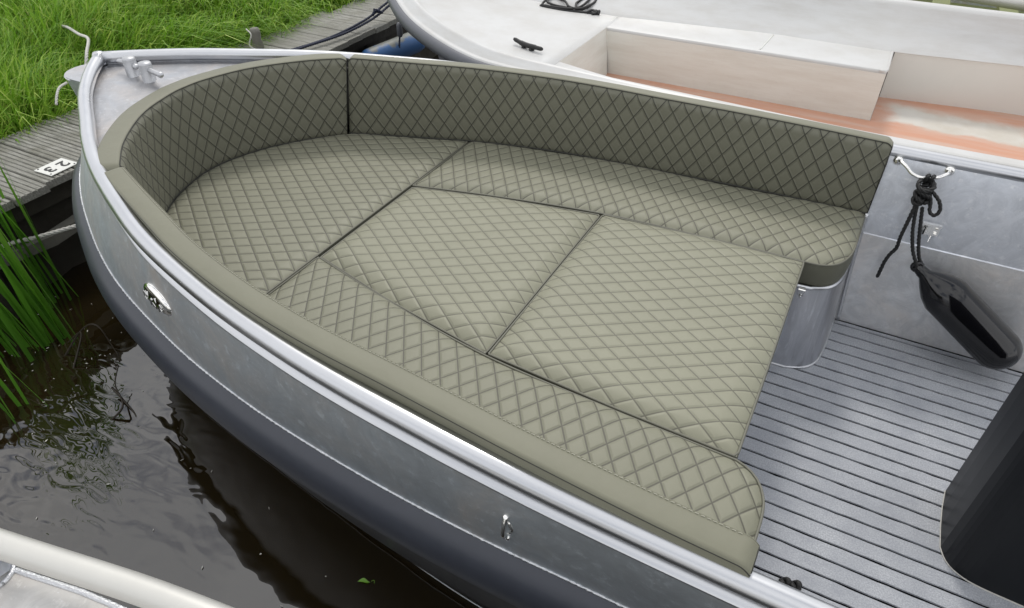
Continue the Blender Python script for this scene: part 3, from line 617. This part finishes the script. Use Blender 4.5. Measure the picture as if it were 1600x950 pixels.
# helm console
cp = [(.516, .112), (.508, .02), (.510, -.085), (.522, -.118), (.545, -.142), (.59, -.158), (.69, -.165), (1.1, -.165), (1.1, .112)]
cp = np.vstack([resample(np.array(cp[:3]), 4)[:-1], spline(cp[2:7], n=18), np.array(cp[7:])]); n = len(cp)
rows = [np.c_[cp, np.full(n, z)] for z in (.2, .204, .5, .9, .93)]; 
ctr = cp.mean(0)
rows[4][:, :2] = ctr+(rows[4][:, :2]-ctr)*.96; R = np.array(rows)
V = R.reshape(-1, 3); F = list(map(tuple, gridF(5, n, True)))+[tuple(4*n+i for i in range(n))]
mesh('helm_console', V, F, 'console', boat, smooth=False)
V_, F_ = tubeVF(np.c_[np.vstack([cp, cp[:1]]), np.full(n+1, .202)], .0022, 6); mesh('console_sealant', V_, F_, 'rope_white', boat)
# two small black knobs lying on the sole
kn = thing('rope_end_knots', 'pair of small black knots on the striped deck behind the near rail', 'rope')
for dx, dy in ((0, 0), (.024, .004)):
    b = B(); 
    for q in range(3): b.tube(spline([(.178+dx+.010*math.cos(a+q)*(1-.2*q), -.377+dy+.010*math.sin(a+q), .212+.006*math.sin(2*a+q*2)) for a in np.linspace(0, 2*math.pi, 10)], n=24), .0055, 6)
    b.build('knot', 'rope_black', kn)

# ------------------------------------------------------------------ black fender hanging inside
fd = thing('black_fender', 'glossy black cylindrical fender lying inside the boat against the far side', 'fender')
A0 = Vector((.318, .706, .505)); A1 = Vector((.650, .674, .282)); ax = (A1-A0).normalized(); ln = (A1-A0).length; R0 = .068
prof = [(.0, -.02), (.013, -.018), (.018, 0), (.020, .02), (.038, .045), (.056, .075), (R0, .11)]+[(R0, x) for x in np.linspace(.14, ln-.055, 6)]+[(R0*math.cos(t)+0, ln-.055+R0*math.sin(t)*1.0) for t in np.linspace(.2, math.pi/2, 7)]
prof[-1] = (0, prof[-1][1])
B().lathe(A0, prof, 40, tuple(ax)).build('fender_body', 'black_gloss', fd)
u_ = ax.orthogonal().normalized(); 
for i in range(6):
    pass
e0 = A0-ax*.012
B().tube([tuple(e0+Vector((.014*math.cos(a), .0, .014*math.sin(a)))) for a in np.linspace(0, 2*math.pi, 17)], .007, 8).build('eye', 'black_gloss', fd)
rp = thing('fender_rope', 'black three-strand rope tied to the grab handle holding the black fender', 'rope')
KX, KY, KZ = .240, .725, .768
rope([(KX, KY, KZ), (KX-.002, KY-.008, KZ-.05), (KX+.012, KY-.012, KZ-.13), (KX+.035, KY-.016, KZ-.20), (.300, .70, .525), (.312, .698, .50), (.322, .706, .485), (.325, .715, .51), (.303, .712, .54), (.282, .713, KZ-.17), (KX+.014, .72, KZ-.06)], .0055, 'standing_part', 'rope_black', rp)
rope([(KX-.004, KY-.003, KZ), (KX-.006, KY-.010, KZ-.05), (KX-.008, KY-.012, KZ-.11), (KX-.010, KY-.010, KZ-.17), (KX-.008, KY-.005, KZ-.215), (KX-.018, .722, KZ-.245), (KX-.024, .72, KZ-.275), (KX-.026, .718, KZ-.31), (KX-.027, .716, KZ-.335)], .0058, 'loose_tail', 'rope_black', rp)
rope([(KX+.010, .728, KZ), (KX+.028, .722, KZ-.010), (KX+.050, .716, KZ-.030), (KX+.060, .712, KZ-.055), (KX+.052, .71, KZ-.073), (KX+.036, .712, KZ-.065), (KX+.028, .716, KZ-.035), (KX+.016, .722, KZ-.010)], .0055, 'bow_loop', 'rope_black', rp)
for q in range(6):
    c0 = np.array([KX+.005*math.sin(q*2.3), KY-.006, KZ+.012-.010*q]); ph = q*1.3; rr = .015+.004*math.sin(q*1.9+1)
    rope([tuple(c0+np.array([rr*1.15*math.cos(a+ph), rr*math.sin(a+ph), .011*math.sin(a+ph*2)])) for a in np.linspace(0, 2*math.pi*.97, 10)], .0066, 'knot_turn', 'rope_black', rp)
for dx in (-.006, .008):
    rope([(KX+dx, .745, KZ+.005), (KX+dx, .729, KZ+.030), (KX+dx+.003, .733, KZ+.036), (KX+dx+.006, .755, KZ+.024), (KX+dx+.004, .738, KZ)], .0062, 'knot_turn', 'rope_black', rp)

# ------------------------------------------------------------------ white boat alongside
wb = thing('white_grp_boat', 'open white fibreglass boat with orange stained floor, moored behind the sloop', 'boat')
def shr(P, z): return np.c_[np.asarray(P)[:, :2], np.full(len(P), z)] if np.ndim(z) == 0 else np.c_[np.asarray(P)[:, :2], z]
nearO = spline([(-2.62, 2.12), (-2.42, 1.68), (-2.24, 1.455), (-1.93, 1.165), (-1.59, .965), (-1.30, .885), (-.9, .868), (-.3, .862), (.13, .862), (.6, .875), (1.6, .93), (3.0, 1.1)], n=110)
shw = np.interp(nearO[:, 0], [-2.6, -1.4, 3], [.90, .825, .82]); NO = np.c_[nearO, shw]
def inw(P, o, dz): Q = P.copy(); nn_ = outn(P); Q += nn_*(-np.asarray(o).reshape(-1, 1)); Q[:, 2] += dz; return Q
# outn for a curve running bow->aft gives the -Y side as outward, right for the near hull side
kr = np.interp(NO[:, 0], [-1.5, -.9, 0], [1, .6, .08]); kw = np.interp(NO[:, 0], [-1.5, -.5, .2], [1, .9, .72])
for nm, mt, pr in (('rubber_fendering', 'rub_grey', [(-.0, -.055), (-.012, -.05), (-.018, -.03), (-.012, -.010), (.002, -.001), (.026, -.004)]),
                   ('gunwale', 'gel', [(0, -.004), (.004, .003), (.012, .004), (.020, .003), (.026, .006), (.050, .030), (.058, .035), (.068, .035), (.076, .030), (.084, .012), (.094, -.030)]),
                   ('hull_shell', 'gel_side_lifted', [(.70, -1.0), (.55, -.65), (.40, -.36), (.22, -.19), (.08, -.10), (0.0, -.055)])):
    if nm == 'rubber_fendering': pr = [(a-.012, z) for a, z in pr]
    mt_ = mt if nm != 'hull_shell' else 'hull_brown'
    loft([inw(NO, (a*kw) if nm == 'gunwale' else a, (z*kr if (nm == 'gunwale' and z > .003) else z)) for a, z in pr], nm, mt_, wb, flip=True)
# deck sheet with the cockpit opening: strips near / fore / far bench
ZD = .765; ZF = .54
din = inw(NO, .092, -.028); din = din.copy(); 
well_near = [(-1.19, 1.262), (-.9, 1.19), (-.484, 1.13), (-.28, 1.105), (.2, 1.10), (.8, 1.12), (1.6, 1.17), (3, 1.3)]
WN = spline([(x, y-.06, ZD) for x, y in well_near], n=60)
sel = din[din[:, 0] > -1.19]; DI = resample(np.vstack([[(-1.19, np.interp(-1.19, din[:, 0], din[:, 1]), ZD)], sel]), 60); DI[:, 2] = np.minimum(DI[:, 2], .80)
WNx = WN.copy(); 
loft([DI, DI*.5+WN*.5, WN], 'side_deck', 'gel', wb, flip=False)
WNr = WN+[0, .010, -.012]; WL = WN+[0, .03, -(ZD-ZF)]
loft([WN, WNr, WL], 'well_near_side', 'gel_side_lifted', wb)
# foredeck
fi = din[din[:, 0] <= -1.19]; fi = resample(np.vstack([fi, DI[:1]]), 50); farw = np.c_[np.linspace(-2.60, -1.19, 50), np.linspace(2.2, 1.93, 50), np.full(50, ZD)]; farw[:, 1] = 1.93+.25*np.clip((-1.19-farw[:, 0])/1.4, 0, 1)**1.5
fi[:, 2] = fi[:, 2]*.0+np.minimum(fi[:, 2], ZD+.06)
loft([fi, fi*.9+farw*.1-[0, 0, .006], fi*.5+farw*.5, farw], 'foredeck', 'gel', wb)
# transverse well face and far bench
Y0, Y1, YB, YW = 1.20, 1.745, 1.745, 2.01
mesh('well_front_face', [(-1.19, Y0, ZD), (-1.19, Y1, ZD), (-1.17, Y1, ZF), (-1.17, Y0, ZF)], [(0, 1, 2, 3)], 'gel_side_lifted', wb, smooth=False)
bench = B(); xs = np.linspace(-1.19, .052, 12)
def yb(x): return 1.742+.003*x
def yw(x): return np.interp(x, [-1.22, -.484, .06, .562, 3], [1.931, 2.02, 2.01, 2.075, 2.2])
V = []; 
for x in xs: V += [(x, yw(x), ZD), (x, yb(x)+.010, ZD), (x, yb(x)+.002, ZD-.003), (x, yb(x), ZD-.010), (x, yb(x)+.025, ZF)]
loft(np.array(V).reshape(len(xs), 5, 3), 'side_bench', 'gel', wb, flip=True)
bo = mesh('bench_face', [(x, yb(x)+dy-.0015, z) for x in xs for dy, z in ((.0, ZD-.014), (.025, ZF))], gridF(len(xs), 2, flip=True), 'gel_side_lifted', wb)
xe = .052; mesh('bench_end', [(xe, yb(xe), ZD-.006), (xe, yw(xe)+.03, ZD-.006), (xe+.006, yw(xe)+.09, ZF), (xe+.001, yb(xe)+.022, ZF)], [(0, 1, 2, 3)], 'gel', wb, smooth=False)
V_, F_ = tubeVF(spline([(xe-.002, yw(xe), ZD-.002), (xe-.001, yb(xe)+.03, ZD-.003), (xe-.006, yb(xe)+.008, ZD-.006), (xe-.03, yb(xe)+.003, ZD-.005)], n=24), .006, 10); mesh('bench_bead', V_, F_, 'gel', wb)
mesh('cockpit_sole', [(-1.18, 1.05, ZF), (3, 1.05, ZF), (3, 2.16, ZF), (-1.18, 2.16, ZF)], [(0, 1, 2, 3)], 'gel_floor', wb, smooth=False)
# far hull wall
xw = np.linspace(-2.62, 3, 60); top = np.stack([xw, np.interp(xw, [-2.62, -2.2, -1.2, 0, 3], [2.19, 2.19, 2.205, 2.21, 2.215]), np.full(60, .928)], 1); bot = np.stack([xw, yw(xw), np.full(60, ZD)], 1)
bot[:, 1] = np.where(xw < -1.19, 1.93+.25*np.clip((-1.19-xw)/1.4, 0, 1)**1.5, bot[:, 1])
mid = top.copy(); mid[:, 1] -= .035; mid[:, 2] -= .012
b2 = bot.copy(); b2[:, 1] += .012; b2[:, 2] += .012
loft([bot-[0, .004, 0], b2, b2*.5+mid*.5+[0, .02, -.008], mid], 'far_inner_wall', 'gel', wb)
loft([mid, mid+[0, .008, .010], top+[0, -.01, .004], top+[0, .02, 0], top+[0, .03, -.03]], 'far_gunwale', 'gel', wb)
loft([top+[0, .03, -.03], top+[0, .04, -.08], np.c_[np.interp(top[:, 0], [-2.62, -1.2, 3], [-2.1, -1.2, 3]), np.interp(top[:, 0], [-2.62, -1.6, -1.2], [1.75, 2.1, 2.24]), np.full(60, .05)]], 'far_hull_shell', 'rub_grey', wb)
xq = np.linspace(.06, 3, 30); lowr = np.stack([xq, yw(xq)+.06, np.full(30, ZF)], 1); upr = np.stack([xq, yw(xq)+.002, np.full(30, ZD+.002)], 1)
loft([lowr, lowr*.5+upr*.5, upr], 'far_lower_wall', 'gel_lifted', wb, flip=False)
for a, c_ in (((-1.205, 1.20, ZD+.001), (-1.205, 1.92, ZD+.001)), ((-.47, 1.76, ZD+.001), (-.46, 2.0, ZD+.001))):
    V_, F_ = tubeVF(spline([a, tuple((np.array(a)+np.array(c_))/2), c_], n=8), .0028, 6); mesh('moulded_joint', V_, F_, 'gel_side_lifted', wb)
cl_ = B(); c0 = np.array([-1.352, 1.225, ZD]); dirv = np.array([.155, -.047, 0]); dirv /= np.linalg.norm(dirv)
ctb = thing('black_cleat', 'black horn cleat bolted on the white boat foredeck', 'cleat')
cl_.tube(spline([c0-dirv*.085+[0, 0, .046], c0-dirv*.04+[0, 0, .038], c0+[0, 0, .036], c0+dirv*.04+[0, 0, .038], c0+dirv*.085+[0, 0, .040]], n=20), [.006]+[.009]*4+[.011]*10+[.009]*4+[.006], 10); cl_.build('horn', 'rub_grey' if False else 'rope_black', ctb)
b = B(); b.box(c0+[-.022, .006, .014], (.014, .02, .04), rz=-.3); b.box(c0+[.022, -.008, .014], (.014, .02, .04), rz=-.3); b.box(c0+[0, 0, .004], (.11, .03, .008), rz=-.3); b.build('cleat_base', 'rope_black', ctb, smooth=False)
cb = thing('black_cable', 'tangle of thin black line lying on the white foredeck', 'line')
zc = ZD+.006
V_, F_ = tubeVF(spline([(-1.24, 2.25, .9), (-1.33, 2.12, .85), (-1.37, 1.98, zc+.02), (-1.42, 1.90, zc), (-1.52, 1.90, zc), (-1.62, 1.91, zc), (-1.60, 2.02, zc+.03), (-1.50, 2.10, zc+.06), (-1.40, 2.04, zc+.05), (-1.42, 1.93, zc+.01), (-1.53, 1.91, zc+.008), (-1.61, 1.95, zc+.01), (-1.60, 2.0, zc+.02), (-1.52, 1.97, zc+.02), (-1.46, 1.90, zc+.015), (-1.40, 1.91, zc+.012), (-1.36, 2.0, zc+.03), (-1.41, 2.03, zc+.04), (-1.45, 1.97, zc+.02), (-1.43, 1.90, zc+.012), (-1.50, 1.885, zc+.008), (-1.62, 1.89, zc+.006), (-1.50, 1.88, zc), (-1.36, 1.90, zc), (-1.31, 1.91, zc)], step=.012), .006, 8); mesh('cable', V_, F_, 'rope_black', cb)
b = B()
for q in range(3): b.tube(spline([(-1.36+.03*q, 1.895, zc), (-1.34+.02*q, 1.91, zc+.012), (-1.31, 1.90+.006*q, zc+.006), (-1.33, 1.885, zc)], n=14), .007, 6)
b.build('clip', 'rope_black', cb)

# blue fender and lines between jetty and white boat
bf = thing('blue_fender', 'weathered blue cylindrical fender between the jetty and the white boat', 'fender')
A0 = Vector((-2.80, 1.84, .30)); A1 = Vector((-2.715, 2.34, .315)); ax = (A1-A0).normalized(); ln = (A1-A0).length
B().lathe(A0, [(0, 0), (.03, 0), (.055, .012), (.068, .04), (.07, .08), (.07, ln-.06), (.062, ln-.02), (.045, ln), (.012, ln+.006), (.012, ln+.04), (0, ln+.04)], 28, tuple(ax)).build('fender_body', 'blue_fender', bf)
B().tube([tuple(A1+ax*.05+Vector((.016*math.cos(a), 0, .016*math.sin(a)))) for a in np.linspace(0, 6.28, 15)], .006, 6).build('eye', 'rope_white', bf)
ml = thing('navy_mooring_line', 'doubled navy mooring line across the jetty planks to the white bow', 'rope')
rope([(-3.02, 1.30, .47), (-2.95, 1.46, .475), (-2.90, 1.72, .48), (-2.89, 2.02, .50), (-2.885, 2.20, .54), (-2.80, 2.33, .62), (-2.62, 2.30, .72)], .0075, 'line', 'rope_blue', ml)
rope([(-2.96, 1.34, .47), (-2.93, 1.50, .475), (-2.88, 1.78, .478), (-2.87, 2.05, .495), (-2.86, 2.22, .535), (-2.78, 2.24, .60), (-2.60, 2.14, .68)], .0075, 'line', 'rope_blue', ml)
rope([(-2.885, 2.08, .51), (-2.875, 2.11, .535), (-2.855, 2.13, .52), (-2.875, 2.16, .51), (-2.90, 2.13, .52), (-2.88, 2.10, .54)], .009, 'knot', 'rope_blue', ml)
fl_ = thing('navy_fender_line', 'thin navy line hanging down past the blue fender', 'rope')
rope([(-2.62, 2.10, .66), (-2.66, 2.10, .58), (-2.69, 2.11, .50), (-2.70, 2.10, .42), (-2.70, 2.08, .34), (-2.70, 2.06, .20)], .006, 'line', 'rope_blue', fl_)
rope([(-2.58, 2.08, .64), (-2.65, 2.13, .55), (-2.69, 2.11, .49)], .006, 'line', 'rope_blue', fl_)
B().lathe((-2.70, 2.10, .40), [(.012, 0), (.018, .01), (.018, .07), (.012, .085)], 12).build('splice', 'rub_grey', fl_)
# white mooring rope low at the near side and at the bow
wr = thing('white_mooring_rope', 'white rope stretched low from the reeds to the sloop bow', 'rope')
rope([(-2.95, -.95, .27), (-2.80, -.48, .29), (-2.72, -.34, .295), (-2.62, -.20, .31), (-2.53, -.06, .33)], .0085, 'line', 'rope_white', wr)
wr2 = thing('frayed_white_rope', 'old frayed white rope end looped in the grass ahead of the bow', 'rope')
rope([(-4.10, .84, .60), (-3.93, .78, .63), (-3.76, .725, .635), (-3.60, .67, .65), (-3.45, .55, .64), (-3.41, .50, .60), (-3.38, .46, .55)], .0075, 'line', 'rope_white', wr2)
wr3 = thing('frayed_white_rope', 'short frayed white rope piece in the grass left of the bow', 'rope')
rope([(-3.25, .29, .61), (-3.21, .23, .615), (-3.18, .19, .60), (-3.16, .16, .57)], .0055, 'line', 'rope_white', wr3)

# ------------------------------------------------------------------ third boat, top right corner
tb = thing('distant_moored_boat', 'boat with grey rail and olive thwarts moored beyond the white boat', 'boat')
V_, F_ = tubeVF([(-1.2, 2.74, .80), (0, 2.64, .80), (.3, 2.62, .80), (1.2, 2.56, .80), (3, 2.45, .80)], .032, 12); mesh('rail', V_, F_, 'alu_tube', tb)
mesh('hull', [(-1.3, 2.76, .78), (3, 2.46, .78), (3, 2.46, -.2), (-1.3, 2.76, -.2), (-1.3, 4.6, .78), (3, 4.4, .78), (3, 4.4, -.2), (-1.3, 4.6, -.2)], [(0, 1, 2, 3), (5, 4, 7, 6), (4, 0, 3, 7), (1, 5, 6, 2)], 'alu_side', tb, smooth=False)
mesh('floor', [(-1.3, 2.76, .42), (3, 2.45, .42), (3, 4.4, .42), (-1.3, 4.6, .42)], [(0, 1, 2, 3)], 'olive_pad', tb, smooth=False)
for x in (.25, .62, 1.0): B().box((x, 3.6, .56), (.10, 1.4, .03)).build('thwart', 'olive_pad', tb, smooth=False)
B().tube([(.2, 3.72, .66), (.9, 3.55, .66)], .035, 12).build('pipe', 'tube_white', tb)
B().lathe((.72, 3.5, .42), [(.06, 0), (.06, .30), (.05, .32), (0, .32)], 18).build('bollard', 'tube_white', tb)

# ------------------------------------------------------------------ silver boat in the lower left corner
sb = thing('silver_workboat', 'silver boat corner with matt tube rail and speckled deck at the lower left', 'boat')
V_, F_ = tubeVF(spline([(-2.6, -1.60, .70), (-1.9, -1.445, .70), (-1.101, -1.286, .70), (-.725, -1.212, .70), (-.3, -1.16, .70), (.2, -1.13, .70), (1.8, -1.12, .70)], n=80), .0235, 20); mesh('tube_rail', V_, F_, 'tube_white', sb)
de = spline([(-2.6, -1.60, .62), (-1.9, -1.45, .62), (-1.108, -1.287, .62), (-.866, -1.243, .62), (-.3, -1.18, .62), (.2, -1.15, .62), (1.8, -1.14, .62)], n=70)
loft([de-[0, 0, .5], de-[0, 0, .008]], 'hull_side', 'alu_side', sb)
loft([de+[0, 0, -.008], de+[0, -.003, 0], de+[0, -.008, .002], de+[0, -.016, .001], de+[0, -1.6, 0]], 'deck', 'sil_deck', sb)
V_, F_ = tubeVF(de+[0, -.006, .0], .006, 8); mesh('deck_edge_weld', V_, F_, 'weld', sb)
B().tube([(-1.135, -1.318, .615), (-1.165, -1.306, .66), (-1.20, -1.302, .70)], [.034, .030, .028], 20).build('rail_post', 'alu_in', sb)
V_, F_ = tubeVF([(-1.135+.036*math.cos(a), -1.318+.036*math.sin(a), .623) for a in np.linspace(0, 6.283, 25)], .005, 6); mesh('post_weld', V_, F_, 'weld', sb)

# ------------------------------------------------------------------ reeds
def leaf_blade(base, tip, w, bend, parent):
    b0 = Vector(base); t0 = Vector(tip); n = 9; V = []; side = (t0-b0).cross(Vector((rng.normal(), rng.normal(), .3))).normalized()
    side = Vector((side.x, side.y, side.z*.3)).normalized(); fold = (t0-b0).cross(side).normalized()
    for i in range(n):
        t = i/(n-1); c = b0.lerp(t0, t)+Vector((0, 0, 1))*bend*math.sin(math.pi*t)+Vector((bend*.6*t*t, -bend*.4*t*t, 0))
        ww = w*(1-.55*t if t < .7 else (1-.55*.7)*(1-t)/.3+.001)*(.75+.25*min(1, t*4)); V += [tuple(c-side*ww/2), tuple(c+fold*ww*.14), tuple(c+side*ww/2)]
    r = np.repeat(np.clip(np.linspace(.15, .75, n)+.1*rng.normal(), 0, 1), 3)
    return mesh('leaf', V, gridF(n, 3), 'reed', parent, rnd=r)
clumps = [((-2.72, -.39, -.03), 9, 'tall reed clump rising beside the white rope, nearest the jetty'), ((-2.49, -.56, -.03), 20, 'dense reed clump in the middle of the reeds at the left edge'), ((-2.56, -.66, -.03), 15, 'leafy reed clump at the left edge behind the densest one'), ((-2.26, -.84, -.03), 6, 'thin low reed clump with few leaves at the left edge nearest the viewer')]
for ci, (c, n, lab) in enumerate(clumps):
    cl3 = thing('reed_clump', lab, 'reeds', group='reeds standing in the water by the jetty')
    for k in range(n):
        bb = (c[0]+rng.normal()*.035, c[1]+rng.normal()*.035, c[2]); H = rng.uniform(.55, 1.15) if ci < 3 else rng.uniform(.3, .5)
        ln_ = H*rng.uniform(.05, .30); a = rng.uniform(2.4, 4.6)
        tp = (bb[0]+ln_*math.cos(a)*.9, bb[1]+ln_*math.sin(a)*.8, H)
        leaf_blade(bb, tp, rng.uniform(.010, .023), rng.uniform(-.02, .09), cl3)
tw = thing('dead_reed_stems', 'dark broken reed stems poking out of the water right of the reeds', 'twigs')
for pts in ([(-2.40, -.60, -.02), (-2.36, -.50, .08), (-2.30, -.47, .10), (-2.24, -.48, .02), (-2.20, -.49, -.02)], [(-2.30, -.62, -.01), (-2.33, -.52, .09), (-2.38, -.56, .05)], [(-2.05, -.626, .03), (-1.98, -.64, .012), (-1.90, -.66, .0), (-1.84, -.70, -.01)], [(-1.96, -.72, -.01), (-1.93, -.67, .04), (-2.03, -.62, .05), (-2.08, -.56, .07)]):
    V_, F_ = tubeVF(spline(pts, n=20), np.linspace(.0045, .0018, 20), 6); mesh('stem', V_, F_, 'twig', tw)
lf = thing('floating_leaf', 'small bright green leaf floating on the dark water', 'leaf')
n = 9; V = []
for i in range(n):
    t = i/(n-1); x = -.845+.05*t; y_ = -.792+.030*t+.006*math.sin(t*5); w = .009*math.sin(math.pi*min(1, t*1.05))**.8+.0006; V += [(x-w*.5, y_+w*.8, .006+.004*math.sin(t*4)), (x, y_, .003+.003*math.sin(t*4)), (x+w*.5, y_-w*.8, .005)]
V = [tuple(np.array((-.82, -.777, .004))+(np.array(q_)-np.array((-.82, -.777, .004)))*.62) for q_ in V]; mesh('blade', V, gridF(n, 3), 'leaf', lf); V_, F_ = tubeVF(spline([(-.804, -.768, .004), (-.797, -.762, .006), (-.793, -.768, .003)], n=8), .0007, 5); mesh('stalk', V_, F_, 'leaf', lf)

# flecks of plant debris drifting on the water
fb = B(); NF = 95
for k in range(NF):
    if k < 78: x, y = rng.normal(-2.45, .28), rng.normal(-.62, .18)
    else: x, y = rng.uniform(-2.2, -.6), rng.uniform(-1.1, -.7)
    a = rng.uniform(0, 6.28); l_ = rng.uniform(.002, .008); w_ = rng.uniform(.001, .0025)
    d1 = np.array([math.cos(a), math.sin(a), 0])*l_; d2 = np.array([-math.sin(a), math.cos(a), 0])*w_; c0 = np.array([x, y, .0025])
    fb.add([c0-d1, c0+d2+[0, 0, .001], c0+d1, c0-d2], [(0, 3, 2, 1)])
tag(fb.build('floating_flecks', 'rope_white'), 'tiny pale flecks of plant debris drifting on the dark water', 'debris', kind='stuff')
